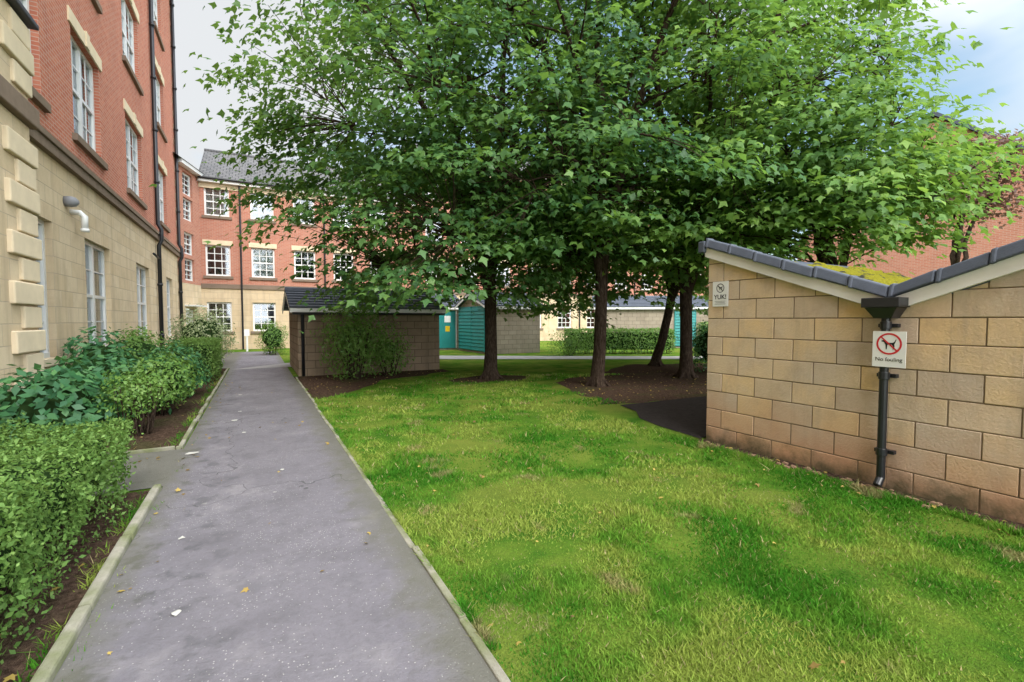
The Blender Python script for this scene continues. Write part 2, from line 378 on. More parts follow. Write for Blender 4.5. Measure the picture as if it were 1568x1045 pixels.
def blob(name,c,r,n,size,mat,seed=1,shape='oval',stems=8,core=True,shell=.35,parent=None):
    rng=np.random.default_rng(seed); root=empty(name,(c[0],c[1],0)); c=np.array(c,float); r=np.array(r,float)
    d=unit(rng.normal(0,1,(n,3)))
    w=np.array([1+.34*noise.noise(Vector(x*2.2)+Vector((seed*1.7,0,0)))+.16*noise.noise(Vector(x*6)) for x in d])
    q=c+r*d*(w*(1.06-shell*rng.random(n)**1.6))[:,None]
    q=q[q[:,2]>.02]; d2=unit((q-c)/r)
    m=len(q)
    leaves('foliage',q,d2+rng.normal(0,.45,(m,3))+[0,0,.4],d2*.4+rng.normal(0,.6,(m,3))+[0,0,-.1],size*(.6+.7*rng.random(m)),M[mat],shape,root,rng)
    mb=MB()
    for i in range(stems):
        a=rng.random()*6.28; k=rng.random()*.8
        e=c+r*np.array([math.cos(a)*k,math.sin(a)*k,.3])
        s=np.array([c[0]+math.cos(a)*.12,c[1]+math.sin(a)*.12,-.02])
        mb.tube(bez(s,(s+e)/2+rng.normal(0,.05,3),e,4,.02,rng),[.014,.012,.010,.008,.005],5)
    if stems: mb.build('stems',[M['bark']],root,None,True)
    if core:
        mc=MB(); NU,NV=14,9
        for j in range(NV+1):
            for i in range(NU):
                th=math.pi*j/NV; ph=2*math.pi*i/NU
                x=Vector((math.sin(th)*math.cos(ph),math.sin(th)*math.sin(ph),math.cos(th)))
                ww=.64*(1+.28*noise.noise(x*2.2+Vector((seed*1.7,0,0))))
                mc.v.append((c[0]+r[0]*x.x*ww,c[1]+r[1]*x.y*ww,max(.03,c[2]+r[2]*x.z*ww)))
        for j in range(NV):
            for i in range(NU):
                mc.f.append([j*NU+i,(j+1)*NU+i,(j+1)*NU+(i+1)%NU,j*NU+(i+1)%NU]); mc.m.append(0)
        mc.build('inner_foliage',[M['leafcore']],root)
    return root

def box_hedge(name,x0,x1,y0,y1,h,n,size,mat,seed=1,theta=0,org=(0,0,0),core=.07):
    rng=np.random.default_rng(seed); root=empty(name,((x0+x1)/2,(y0+y1)/2,0) if theta==0 else org)
    dx,dy=x1-x0,y1-y0
    A=np.array([dx*dy,dy*h,dy*h,dx*h,dx*h]); f=rng.choice(5,n,p=A/A.sum())
    u=rng.random((n,2)); q=np.zeros((n,3)); nn=np.zeros((n,3))
    for k in range(5):
        s=f==k
        if k==0: q[s]=np.stack([x0+u[s,0]*dx,y0+u[s,1]*dy,np.full(s.sum(),h)],1); nn[s]=[0,0,1]
        elif k in(1,2): q[s]=np.stack([np.full(s.sum(),x0 if k==1 else x1),y0+u[s,0]*dy,h*u[s,1]],1); nn[s]=[-1 if k==1 else 1,0,0]
        else: q[s]=np.stack([x0+u[s,0]*dx,np.full(s.sum(),y0 if k==3 else y1),h*u[s,1]],1); nn[s]=[0,-1 if k==3 else 1,0]
    cx=np.array([(x0+x1)/2,(y0+y1)/2,h*.45]); half=np.array([dx/2,dy/2,h*.55])
    e=np.abs((q-cx)/half); ed=np.sort(e,1)[:,1]
    lump=np.array([noise.noise(Vector(p*2.6))*.10+noise.noise(Vector(p*8))*.07 for p in q])
    depth=np.abs(rng.normal(0,.05,n))+np.clip(ed-.88,0,1)*.5-lump-.01
    spr=rng.random(n)<.09; depth[spr]-=rng.random(spr.sum())*.10
    inw=unit(.75*(-nn)+.25*unit(cx-q))
    q=q+inw*depth[:,None]
    thin=(q[:,2]>.18)|(rng.random(n)<.28); q=q[thin]; nn=nn[thin]; m=len(q)
    if theta:
        c_,s_=math.cos(theta),math.sin(theta)
        Rm=np.array([[c_,s_,0],[-s_,c_,0],[0,0,1]]); q=q@Rm+np.array(org); nn=nn@Rm
    leaves('foliage',q,nn+rng.normal(0,.6,(m,3))+[0,0,.2],nn*.5+rng.normal(0,.5,(m,3))+[0,0,.5],size*(.5+.9*rng.random(m)),M[mat],'oval',root,rng)
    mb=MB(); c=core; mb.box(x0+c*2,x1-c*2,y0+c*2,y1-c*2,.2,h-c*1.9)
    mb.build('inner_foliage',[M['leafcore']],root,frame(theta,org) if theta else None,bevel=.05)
    ms=MB()
    for i in range(int(dy*dx*14)):
        x=x0+.12+rng.random()*(dx-.24); y=y0+.12+rng.random()*(dy-.24)
        ms.tube([(x,y,-.02),(x+rng.normal(0,.05),y+rng.normal(0,.05),.25)],[.012,.008],5)
    ms.build('stems',[M['bark']],root,frame(theta,org) if theta else None)
    return root

# ------------------------------------------------------------------ ground sheets
def sheet(name,pts,z,mat,parent=None,jit=0,sub=.5):
    out=[]
    n=len(pts)
    for i in range(n):
        a=Vector(pts[i]);b=Vector(pts[(i+1)%n]); L=(b-a).length; k=max(1,int(L/sub)) if jit else 1
        for j in range(k):
            p=a.lerp(b,j/k)
            if jit: p=p+Vector((noise.noise(Vector((p.x*1.3,p.y*1.3,3)))*jit,noise.noise(Vector((p.x*1.3,p.y*1.3,9)))*jit))
            out.append((p.x,p.y,z))
    mb=MB(); mb.poly(out); return mb.build(name,[mat],parent)
sheet('lawn_ground',[(-300,-300),(300,-300),(300,300),(-300,300)],0,M['lawn'])
sheet('asphalt_path',[(-.83,-6),(.90,-6),(.91,3.4),(.92,6),(.94,10),(.86,14.6),(.86,27.3),(-3.2,27.3),(-3.2,18.6),(-.84,18.2),(-.84,7.0),(-3.6,7.0),(-3.6,5.5),(-.83,5.5)],.012,M['asphalt'])
sheet('planting_bed',[(-3.6,-6),(-.84,-6),(-.84,5.45),(-3.6,5.45)],.008,M['soil'])
sheet('planting_bed',[(-3.6,7.0),(-.86,7.0),(-.86,18.2),(-3.6,18.6)],.008,M['soil'])
sheet('planting_bed',[(.96,10.2),(1.6,10.7),(3.0,12.6),(5.3,13.8),(5.3,14.6),(.9,14.6)],.008,M['soil'],jit=.25,sub=.3)
sheet('planting_bed',[(6.6,10.2),(6.4,9.0),(6.2,8.0),(5.9,6.9),(9.5,6.0),(14,7.0),(14.5,12),(12,13),(9,11.4)],.005,M['soil'],jit=.5,sub=.3)
sheet('bin_store_apron',[(5.27,4.3),(9.5,4.3),(9.5,6.6),(6.0,6.75),(5.27,5.2)],.010,simple('dark_asphalt',(.040,.034,.031),.95,.15,var=.45,scale=14,bump=.8),jit=.14)
sheet('soil_strip',[(5.02,-2),(5.30,-2),(5.30,4.3),(5.10,4.3)],.006,M['soil'],jit=.10,sub=.15)
sheet('asphalt_path_far',[(-.8,17.6),(6.5,18.4),(9.3,16.9),(12.8,15.0),(15.5,13.6),(24,9),(25,10.6),(16,15.0),(13.2,16.6),(9.7,18.7),(6.9,20.4),(6.8,24),(5.6,24),(5.6,19.9),(.9,19.4)],.016,simple('pale_asphalt',(.34,.33,.32),.9,.2,var=.15,scale=6,bump=.3))
for (x,y,r) in [(5.6,11.6,.9)]:
    sheet('planting_bed',[(x+r*math.cos(a)*1.3,y+r*math.sin(a)*.8) for a in np.linspace(0,6.28,17)[:-1]],.0065,M['soil'],jit=.3,sub=.2)

def edging(name,x,y0,y1,w,h,L,seed,along='y',bev=.01):
    rg=random.Random(seed); mb=MB(); y=y0
    while y<y1-.01:
        l=min(L*(.97+.06*rg.random()),y1-y); o=rg.uniform(-.008,.008); o2=o+rg.uniform(-.008,.008); hh=h+rg.uniform(-.010,.006); h2=hh+rg.uniform(-.006,.006)
        e=y+l-.008; a,b=x-w/2,x+w/2
        P=[(a+o,y,-.05),(b+o,y,-.05),(b+o2,e,-.05),(a+o2,e,-.05),(a+o,y,hh),(b+o,y,hh),(b+o2,e,h2),(a+o2,e,h2)]
        if along!='y': P=[(q[1],q[0],q[2]) for q in P]
        mb.hexa(P)
        y+=l
    return mb.build(name,[M['concrete']],bevel=bev)
edging('kerb',-.865,-4,5.42,.065,.065,.92,1,bev=.016)
edging('kerb',-.885,7.05,18.0,.05,.05,.6,2)
edging('kerb',7.03,-3.3,-.86,.05,.05,.6,3,'x')
edging('path_edging',.925,-4,14.5,.045,.022,.9,4,bev=.008)

def in_soil(x,y): return (y>10.2+ (x-.96)*.75)&(x<5.3)&(y<14.6) 
def grass():
    Fv=np.array([.4756,.8796]); Rv=np.array([.8796,-.4756])
    pts=[]
    for (d0,d1,dens,hh,ww) in [(0.8,3.2,12000,.024,.0042),(3.2,5,5600,.028,.006),(5,8,2200,.034,.009),(8,14,650,.04,.015)]:
        n=int(dens*4.25*14); 
        x=RNG.uniform(.94,5.2,n); y=RNG.uniform(-.5,13.5,n)
        if d0>=5: x=RNG.uniform(.94,9.5,n*2); y=RNG.uniform(-.5,18,n*2)
        Z=x*Fv[0]+y*Fv[1]; U=(x*Rv[0]+y*Rv[1])/np.maximum(Z,.1)
        k=(Z>d0)&(Z<=d1)&(np.abs(U)<1.35)&~in_soil(x,y)&~((x>5.1)&(y<6.9))&~((x>6.2)&(y<10.6)&(x>5.4))&~((x<6.2)&(y>14.4))&~((x-5.6)**2/1.1+(y-11.6)**2/.5<1)
        nzv=np.array([noise.noise(Vector((a*1.7,b*1.7,0))) for a,b in zip(x[k],y[k])])
        k2=RNG.random(k.sum())<np.clip(.88+nzv*1.7,.2,1)
        pts.append((x[k][k2],y[k][k2],hh,ww,nzv[k2]))
    V=[];Tn=[]
    def add(x,y,h,w):
        n=len(x); a=RNG.uniform(0,6.283,n); tilt=RNG.normal(0,.65,(n,2))*h[:,None]
        b0=np.stack([x-np.cos(a)*w,y-np.sin(a)*w,np.full(n,-.002)],1); b1=np.stack([x+np.cos(a)*w,y+np.sin(a)*w,np.full(n,-.002)],1)
        V.append(np.stack([b0,b1,np.stack([x+tilt[:,0],y+tilt[:,1],h],1)],1).reshape(-1,3))
        A=np.array([noise.noise(Vector((a_*.75,b_*.75,7)))+.5*noise.noise(Vector((a_*2.4,b_*2.4,3)))+.3*noise.noise(Vector((a_*7,b_*7,1))) for a_,b_ in zip(x,y)])
        Bn=np.array([noise.noise(Vector((a_*2.1,b_*2.1,21)))+.4*noise.noise(Vector((a_*5,b_*5,2))) for a_,b_ in zip(x,y)])
        s=np.clip(A*1.5+.52,0,1)[:,None]; g0=np.array([.055,.20,.018]); g1=np.array([.135,.29,.034]); g2=np.array([.28,.36,.07])
        c=np.where(s<.5,g0+(g1-g0)*s*2,g1+(g2-g1)*(s-.5)*2)
        d=np.clip((Bn-.44)*5,0,.7)[:,None]; c=c*(1-d)+np.array([.36,.29,.15])*d
        c=c*(.78+.5*RNG.random((n,1))); st=RNG.random(n)<.035; c[st]=np.array([.42,.36,.18])*(.7+.5*RNG.random((st.sum(),1)))
        Tn.append(c)
    for x,y,hh,ww,nz in pts:
        n=len(x); add(x,y,hh*(.45+.8*RNG.random(n))*(1+nz*1.1),ww*(.6+.7*RNG.random(n)))
    for n,xf,y0,y1,hh in [(9000,lambda n:.95+np.abs(RNG.normal(0,.025,n)),.5,10,.045),(1500,lambda n:-.91-np.abs(RNG.normal(0,.03,n)),0,5.4,.05),(5000,lambda n:5.0-np.abs(RNG.normal(0,.09,n)),0,4.3,.06),(1200,lambda n:-.93-np.abs(RNG.normal(0,.05,n)),7,16,.06),(500,lambda n:-.80+np.abs(RNG.normal(0,.03,n)),1,16,.03)]:
        x=xf(n); y=RNG.uniform(y0,y1,n)
        msk=np.array([noise.noise(Vector((a*2,b*2.5,5)))>-.1 for a,b in zip(x,y)]); x=x[msk];y=y[msk]; n=len(x)
        add(x,y,hh*(.4+1.0*RNG.random(n)),.005*(.6+.7*RNG.random(n)))
    V=np.vstack(V); Tn=np.vstack(Tn); T=np.arange(len(V)).reshape(-1,3)
    raw_mesh('lawn_grass',V,T,M['blade'],tint=Tn)
grass()

x=np.concatenate([RNG.uniform(1,5,130),RNG.uniform(1,5.3,200),RNG.uniform(-3,-.95,260),RNG.uniform(5.8,11,350),RNG.uniform(-.8,.9,30),RNG.uniform(-.8,-.55,40),RNG.uniform(4.8,5.15,40)])
y=np.concatenate([RNG.uniform(1,12,130),RNG.uniform(11,14.4,200),RNG.uniform(1,16,260),RNG.uniform(6.9,11,350),RNG.uniform(2,14,30),RNG.uniform(1.5,14,40),RNG.uniform(.4,4.2,40)])
pos=np.stack([x,y,np.where(x>.95,.027,.022)],1); N=len(pos)
leaves('fallen_leaves',pos,np.array([0,0,1.])+RNG.normal(0,.3,(N,3)),RNG.normal(0,1,(N,3)),.02+.04*RNG.random(N),M['leafdead'],'maple')
mb=MB()
for (cx,cy,r) in [(-.42,3.05,.030),(-.72,6.7,.07),(-.35,8.6,.05),(-.35,11.5,.05),(-.2,7.6,.03),(-.52,4.1,.022),(.2,5.5,.02),(-.3,9.4,.03)]:
    k=9; mb.poly([(cx+r*math.cos(a)*(.6+.6*random.random()),cy+r*1.1*math.sin(a)*(.6+.6*random.random()),.0165+.006*random.random()) for a in np.linspace(0,6.283,k+1)[:-1]])
mb.build('paper_litter',[simple('pale_litter',(.55,.54,.5),.8)])
mb=MB()
for i in range(70):
    yy=random.uniform(.2,4.2); xx=5.1+random.gauss(0,.05); s=random.uniform(.008,.03)
    mb.hexa([(xx+dx*s*random.uniform(.7,1.2),yy+dy*s*random.uniform(.7,1.6),z_) for z_,(dx,dy) in [(0,(-1,-1)),(0,(1,-1)),(0,(1,1)),(0,(-1,1)),(s,(-.7,-.7)),(s*.8,(.7,-.7)),(s,(.7,.7)),(s*.9,(-.7,.7))]])
mb.build('rubble',[simple('rubble_stone',(.28,.18,.12),.9,var=.4)],bevel=.004)

# ------------------------------------------------------------------ walls with openings
def wall(name,parent,fr,u0,u1,z0,z1,opens,mats,zs=(),matf=lambda z:0,depth=.28):
    us=sorted(set([u0,u1]+[o[0] for o in opens]+[o[1] for o in opens])); zz=sorted(set([z0,z1]+list(zs)+[o[2] for o in opens]+[o[3] for o in opens]))
    mb=MB()
    for i in range(len(us)-1):
        for j in range(len(zz)-1):
            cu=(us[i]+us[i+1])/2; cz=(zz[j]+zz[j+1])/2
            if any(o[0]<cu<o[1] and o[2]<cz<o[3] for o in opens): continue
            mb.poly([(us[i],0,zz[j]),(us[i+1],0,zz[j]),(us[i+1],0,zz[j+1]),(us[i],0,zz[j+1])],matf(cz))
    for a,b,c,d in opens:
        m=matf((c+d)/2)
        mb.poly([(a,0,c),(a,0,d),(a,depth,d),(a,depth,c)],m); mb.poly([(b,0,d),(b,0,c),(b,depth,c),(b,depth,d)],m)
        mb.poly([(a,0,d),(b,0,d),(b,depth,d),(a,depth,d)],m); mb.poly([(a,0,c),(a,depth,c),(b,depth,c),(b,0,c)],m)
    return mb.build(name,mats,parent,fr)
WM=[M['white'],M['glass'],M['dark'],M['curtain']]
def sash(mb,a,b,c,d,rec=.11,lights=1,cols=2,rows=2,curt=True,rg=random,fw=.085,gb=.015):
    y0,y1=rec,rec+.07
    mb.box(a,a+fw,y0,y1,c,d); mb.box(b-fw,b,y0,y1,c,d)
    mb.box(a+fw,b-fw,y0,y1,d-fw,d); mb.box(a+fw,b-fw,y0-.03,y1,c,c+fw*1.1)
    iw=(b-a-2*fw); W=iw/lights; mid=(c+d)/2
    for k in range(lights):
        l=a+fw+k*W
        if k: mb.box(l-.06,l+.06,y0-.004,y1-.003,c+fw*1.1,d-fw)
        mb.box(l+.002,l+W-.002,y0+.006,y1-.006,mid-.035,mid+.035)
        for q in (0,1):
            zz0=(c+fw*1.1) if q==0 else mid+.035; zz1=mid-.035 if q==0 else d-fw
            yy=y0+.028 if q==0 else y0+.012
            for i in range(1,cols):
                xx=l+W*i/cols; mb.box(xx-gb,xx+gb,yy,yy+.02,zz0,zz1)
            for i in range(1,rows):
                z_=zz0+(zz1-zz0)*i/rows; mb.box(l+.004,l+W-.004,yy+.002,yy+.017,z_-gb,z_+gb)
    yg=y0+.052; mb.poly([(a+fw,yg,c+fw),(b-fw,yg,c+fw),(b-fw,yg,d-fw),(a+fw,yg,d-fw)],1)
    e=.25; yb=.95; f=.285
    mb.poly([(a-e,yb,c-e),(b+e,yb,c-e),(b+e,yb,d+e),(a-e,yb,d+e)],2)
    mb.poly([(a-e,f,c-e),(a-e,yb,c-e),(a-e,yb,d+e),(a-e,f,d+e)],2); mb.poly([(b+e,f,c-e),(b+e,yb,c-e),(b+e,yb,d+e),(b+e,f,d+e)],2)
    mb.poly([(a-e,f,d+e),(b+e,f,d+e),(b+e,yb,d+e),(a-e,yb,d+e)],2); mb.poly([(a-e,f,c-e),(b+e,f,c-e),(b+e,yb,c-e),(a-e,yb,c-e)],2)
    if curt:
        st=rg.random()
        def cur(x0,x1,z0,z1):
            n=max(2,int((x1-x0)/.06))
            for i in range(n):
                xa=x0+(x1-x0)*i/n; xb=x0+(x1-x0)*(i+1)/n; ya=.30+(.03 if i%2 else 0); yb_=.30+(0 if i%2 else .03)
                mb.poly([(xa,ya,z0),(xb,yb_,z0),(xb,yb_,z1),(xa,ya,z1)],3)
        if st<.4: cur(a,a+(b-a)*.3,c,d); cur(b-(b-a)*.3,b,c,d)
        elif st<.7: cur(a,b,c,d)
        else: cur(a,b,c+(d-c)*.55,d)

# ------------------------------------------------------------------ left building
root=empty('brick_apartment_building',(-3.3,15,0)); fr=frame(rad(90),(-3.3,0,0))
cols_g=[(10.6,11.75),(13.6,15.6),(18.6,20.6),(24.1,25.7)]
cols_u=[(10.5,11.5),(13.2,15.2),(17.8,20.0),(23.0,24.8)]
ZT=17.6
opens=[(a,b,.92,3.42) for a,b in cols_g]
for z0,z1 in [(5.5,7.75),(9.3,11.5),(13.1,15.2)]: opens+=[(a,b,z0,z1) for a,b in cols_u]
wall('facade',root,fr,-8,28,-.1,ZT,opens,[M['stone'],M['brick']],(4.78,),lambda z:0 if z<4.78 else 1)
mb=MB()
rg=random.Random(3)
for a,b,c,d in opens: sash(mb,a,b,c,d,lights=2 if b-a>1.3 else 1,cols=1 if c<2 else 2,rows=2,rg=rg)
mb.build('windows',WM,root,fr)
mb=MB()
for a,b,c,d in opens:
    if c>2:
        mb.box(a-.14,b+.14,-.09,.10,c-.15,c-.002,1)
        mb.box(a-.16,b+.16,-.035,.08,d+.002,d+.30,0)
        mb.box((a+b)/2-.12,(a+b)/2+.12,-.06,.05,d+.004,d+.34,0)
    else:
        mb.box(a-.08,b+.08,-.05,.1,c-.13,c-.002,0)
mb.box(10.45,28.05,-.10,.05,4.62,4.80,1); mb.box(10.45,28.06,-.14,.05,4.802,4.92,1)
mb.box(-8,28.1,-.05,.05,.0,.55,0)
mb.box(-8,28.2,-.25,.1,ZT-.3,ZT-.15,0); mb.box(-8,28.25,-.35,.1,ZT-.148,ZT+.02,0)
z=.6; i=0
while z<ZT-.5:
    if not (4.3<z<4.9): mb.box(28-(.62 if i%2 else .36),28.03,-.035,.3,z,z+.30,0)
    z+=.32; i+=1
mb.build('stone_dressings',[M['stonepale'],M['stonedark']],root,fr,bevel=.008)
mb=MB(); yb=-.22
mb.box(3.0,10.2,yb,.05,0,4.62,0); mb.box(3.0,10.2,yb,.05,4.93,6.2,0)
mb.box(2.9,10.3,yb-.1,.06,4.62,4.93,2)
z=.04; i=0
while z<6.1:
    h=.36
    if not (4.3<z<4.92):
        L=.95 if i%2 else .6
        mb.box(10.2-L,10.235+(.05 if i%2 else 0),yb-.045-(.02 if i%2 else 0),.04,z,z+h-.03,1)
    z+=h; i+=1
mb.hexa([(2.9,yb-.12,6.2),(10.36,yb-.12,6.2),(10.36,.05,6.2),(2.9,.05,6.2),(2.9,yb-.12,6.28),(10.36,yb-.12,6.28),(10.36,.05,6.5),(2.9,.05,6.5)],3)
mb.build('quoined_bay',[M['stone'],M['stonepale'],M['stonedark'],M['lead']],root,fr,bevel=.02)
mb=MB(); mb.box(-8,28,.99,10,-.1,ZT-.3,0); mb.poly([(-8,-.35,ZT+.04),(28.25,-.35,ZT+.04),(28.25,5,21),(-8,5,21)],1); mb.poly([(-8,10.5,ZT+.04),(28.25,10.5,ZT+.04),(28.25,5,21),(-8,5,21)],1)
mb.poly([(28,0,-.1),(28,.99,-.1),(28,.99,ZT),(28,0,ZT)],0)
mb.build('back_walls_and_roof',[M['brick'],M['rooftile']],root,fr)
mb=MB()
for xx,zt in ((21.9,ZT-.3),(27.3,ZT-.3)):
    mb.tube([(xx,-.11,.3),(xx,-.11,4.4),(xx,-.20,4.6),(xx,-.20,5.0),(xx,-.10,5.2),(xx,-.10,zt)],[.07]*6,10)
    for z in np.arange(1,17,1.9): mb.tube([(xx,-.11,z),(xx,-.11,z+.09)],[.09,.09],10)
mb.tube([(21.9,-.11,3.9),(20.9,-.1,3.98)],[.04,.04],8)
mb.build('downpipes',[M['black']],root,fr,True)
mb=MB(); mb.tube([(12.75,0,3.80),(12.75,-.15,3.80),(12.75,-.22,3.72),(12.75,-.22,3.48)],[.055,.055,.06,.06],10,0)
mb.tube([(12.45,0,3.95),(12.45,-.10,3.95),(12.45,-.17,3.95),(12.45,-.22,3.95)],[.10,.11,.09,.03],12,1)
mb.tube([(12.75,-.22,3.48),(12.75,-.22,3.42)],[.075,.075],10,0)
mb.build('flue_and_light',[M['white'],M['greymetal']],root,fr,True)

# ------------------------------------------------------------------ back buildings
def block_building(name,fr,u0,u1,zsplit,ztop,rows,ucs,w,ridge,depth):
    root=empty(name,fr.translation); opens=[]
    for r,(c,d) in enumerate(rows):
        for u in ucs: opens.append((u-w/2,u+w/2,c,d))
    wall('facade',root,fr,u0,u1,-.1,ztop,opens,[M['stone'],M['brickfar']],(zsplit,),lambda z:0 if z<zsplit else 1)
    mb=MB(); rg=random.Random(5)
    for a,b,c,d in opens: sash(mb,a,b,c,d,cols=3,rows=2,rg=rg,curt=rg.random()<.4,gb=.018)
    mb.build('windows',WM,root,fr)
    mb=MB()
    for a,b,c,d in opens:
        if c>2: mb.box(a-.12,b+.12,-.04,.05,d+.002,d+.26,0)
        mb.box(a-.12,b+.12,-.08,.06,c-.14,c-.002,1)
    mb.box(u0,u1,-.07,.03,zsplit-.12,zsplit+.12,1); mb.box(u0,u1,-.05,.03,ztop-.45,ztop-.2,0); 
    mb.box(u0,u1+.1,-.30,.03,ztop-.18,ztop-.02,2)
    mb.tube([(u0,-.36,ztop+.0),(u1+.1,-.36,ztop+.0)],[.07,.07],8,3)
    for u in [ (ucs[i]+ucs[i+1])/2 for i in range(0,len(ucs)-1,2)]:
        mb.tube([(u,-.09,0),(u,-.09,ztop-.2)],[.05,.05],8,3)
    mb.build('stone_dressings',[M['stonepale'],M['stonedark'],M['white'],M['black']],root,fr)
    mb=MB(); d=depth
    mb.hexa([(u0,-.34,ztop),(u1+.2,-.34,ztop),(u1+.2,d/2,ridge),(u0,d/2,ridge),(u0,-.34,ztop+.08),(u1+.2,-.34,ztop+.08),(u1+.2,d/2,ridge+.1),(u0,d/2,ridge+.1)],0)
    mb.poly([(u0,d+.3,ztop),(u1+.2,d+.3,ztop),(u1+.2,d/2,ridge),(u0,d/2,ridge)],0)
    mb.box(u0,u1-.01,.99,d,-.1,ztop-.02,1)
    for u in (u0,u1): mb.poly([(u,0,-.1),(u,.99,-.1),(u,.99,ztop),(u,d/2,ridge),(u,0,ztop)],1)
    mb.tube([(u0,d/2,ridge+.1),(u1+.2,d/2,ridge+.1)],[.12,.12],8,0)
    mb.build('roof_and_rear',[M['rooftile'],M['brickfar']],root,fr)
    return root
rb=block_building('brick_apartment_building',frame(0,(0,30,0)),-2.6,9.0,3.45,9.1,[(1.0,2.6),(4.0,5.65),(7.2,8.75)],[-1.8,.35,2.5,4.65,6.8],1.15,11.7,8)
th=math.atan2(2.5,.7); ff=frame(th,(-3.3,27.5,0)); L=math.hypot(.7,2.5)
op=[(.75,1.85,z,z+1.1) for z in (3.6,4.9,6.6,7.85)]
wall('canted_facade',rb,ff,0,L,-.1,9.3,op+[(.7,1.8,.05,2.2)],[M['stone'],M['brickfar']],(3.45,),lambda z:0 if z<3.45 else 1)
mb=MB()
for o in op: sash(mb,*o,cols=2,rows=2,curt=False)
mb.build('stair_windows',WM,rb,ff)
mb=MB(); mb.box(.75,1.75,.1,.16,.05,2.15,0); mb.box(.85,1.2,.09,.1,1.2,1.95,1); mb.box(1.3,1.65,.09,.1,1.2,1.95,1); mb.box(.85,1.2,.09,.1,.25,1.0,1);mb.box(1.3,1.65,.09,.1,.25,1.0,1); mb.box(.6,1.9,-.5,-.0,2.3,2.38,0)
mb.build('front_door',[M['white'],M['whitedirty']],rb,ff)
mb=MB(); mb.box(0,L,-.3,.0,9.12,9.3,1)
mb.poly([(-.6,-.34,9.3),(L+.1,-.34,9.3),(L+1.2,4,11.8),(-.6,4,11.8)],0); mb.build('corner_roof',[M['rooftile'],M['white']],rb,ff)
block_building('brick_apartment_building',frame(rad(-8),(9.6,32.6,0)),0,32,3.6,12.6,[(1.0,2.6),(4.2,5.9),(7.2,8.9),(10.2,11.8)],[1.6+2.6*i for i in range(12)],1.2,15.5,9)
root=empty('brick_gable_building',(28,10,0)); gf=frame(rad(-90),(28,10.3,0))
mb=MB(); mb.prism([(-6.2,-.1),(6.2,-.1),(6.2,5.9),(0,11.1),(-6.2,5.9)],0,12,0); mb.build('walls',[M['brickfar']],root,gf)
mb=MB()
for s in (-1,1):
    mb.hexa([(0,-.25,11.15),(s*6.6,-.25,5.6),(s*6.6,12.3,5.6),(0,12.3,11.15),(0,-.25,11.35),(s*6.6,-.25,5.8),(s*6.6,12.3,5.8),(0,12.3,11.35)],0)
mb.build('roof',[M['slate']],root,gf)
root2=empty('brick_terrace_building',(34,-6,0)); wf=frame(rad(-90),(29.5,3.7,0))
mb=MB(); mb.box(0,30,0,9,-.1,8.6,0); mb.build('walls',[M['brickfar']],root2,wf)
mb=MB(); mb.hexa([(0,-.3,8.6),(30,-.3,8.6),(30,9.3,8.6),(0,9.3,8.6),(0,4.3,11),(30,4.3,11),(30,4.7,11),(0,4.7,11)],0); mb.build('roof',[M['rooftile']],root2,wf)

# ------------------------------------------------------------------ sheds
def shed(name,fr,W,D,he,hr,wallm):
    root=empty(name,fr.translation); mb=MB()
    mb.prism([(0,-.1),(W,-.1),(W,he),(0,he)],0,.12,0)
    mb.box(0,W,D-.12,D,-.1,he,0)
    for x0 in (0,W-.12):
        b=len(mb.v); 
        for x in (x0,x0+.12): mb.v+=[(x,.121,-.1),(x,D-.121,-.1),(x,D-.121,he),(x,D/2,hr-.05),(x,.121,he)]
        mb.f+=[[b,b+1,b+2,b+3,b+4],[b+9,b+8,b+7,b+6,b+5]]; mb.m+=[0,0]
    mb.build('walls',[wallm],root,fr)
    mb=MB(); o=.22; n=7
    for side in (0,1):
        for k in range(n):
            t0,t1=k/n,(k+1)/n+.03
            ya=-o+(D/2+o)*t0; yb=-o+(D/2+o)*min(1,t1); za=he+(hr-he)*t0; zb=he+(hr-he)*min(1,t1)
            if side: ya,yb=D-ya,D-yb
            mb.hexa([(-o,ya,za+.03),(W+o,ya,za+.03),(W+o,yb,zb),(-o,yb,zb),(-o,ya,za+.085),(W+o,ya,za+.085),(W+o,yb,zb+.03),(-o,yb,zb+.03)],0)
    mb.tube([(-o,D/2,hr+.03),(W+o,D/2,hr+.03)],[.09,.09],8,0)
    mb.box(-o+.02,W+o-.02,-o+.02,-o+.05,he-.10,he+.03,1)
    for x in (-o+.01,W+o-.035):
        for side in (0,1):
            y0,y1=(-o+.06,D/2) if not side else (D+o-.06,D/2)
            mb.hexa([(x,y0,he-.08),(x+.025,y0,he-.08),(x+.025,y1,hr-.1),(x,y1,hr-.1),(x,y0,he+.04),(x+.025,y0,he+.04),(x+.025,y1,hr+.02),(x,y1,hr+.02)],1)
    mb.build('roof',[M['slate'],M['white']],root,fr)
    return root
s1=shed('block_bin_store',frame(0,(1.0,14.6,0)),4.2,4.1,1.92,2.55,M['shedblock'])
mb=MB(); mb.tube([(1.12,14.52,.02),(1.12,14.52,1.72),(1.12,14.45,1.85)],[.045]*3,8); mb.tube([(.85,14.36,1.80),(5.3,14.36,1.80)],[.035,.035],8); mb.build('downpipe_and_gutter',[M['black']],s1,None,True)
s2=shed('louvred_bin_store',frame(0,(9.5,20,0)),2.9,3.6,2.25,2.95,M['shedpale'])
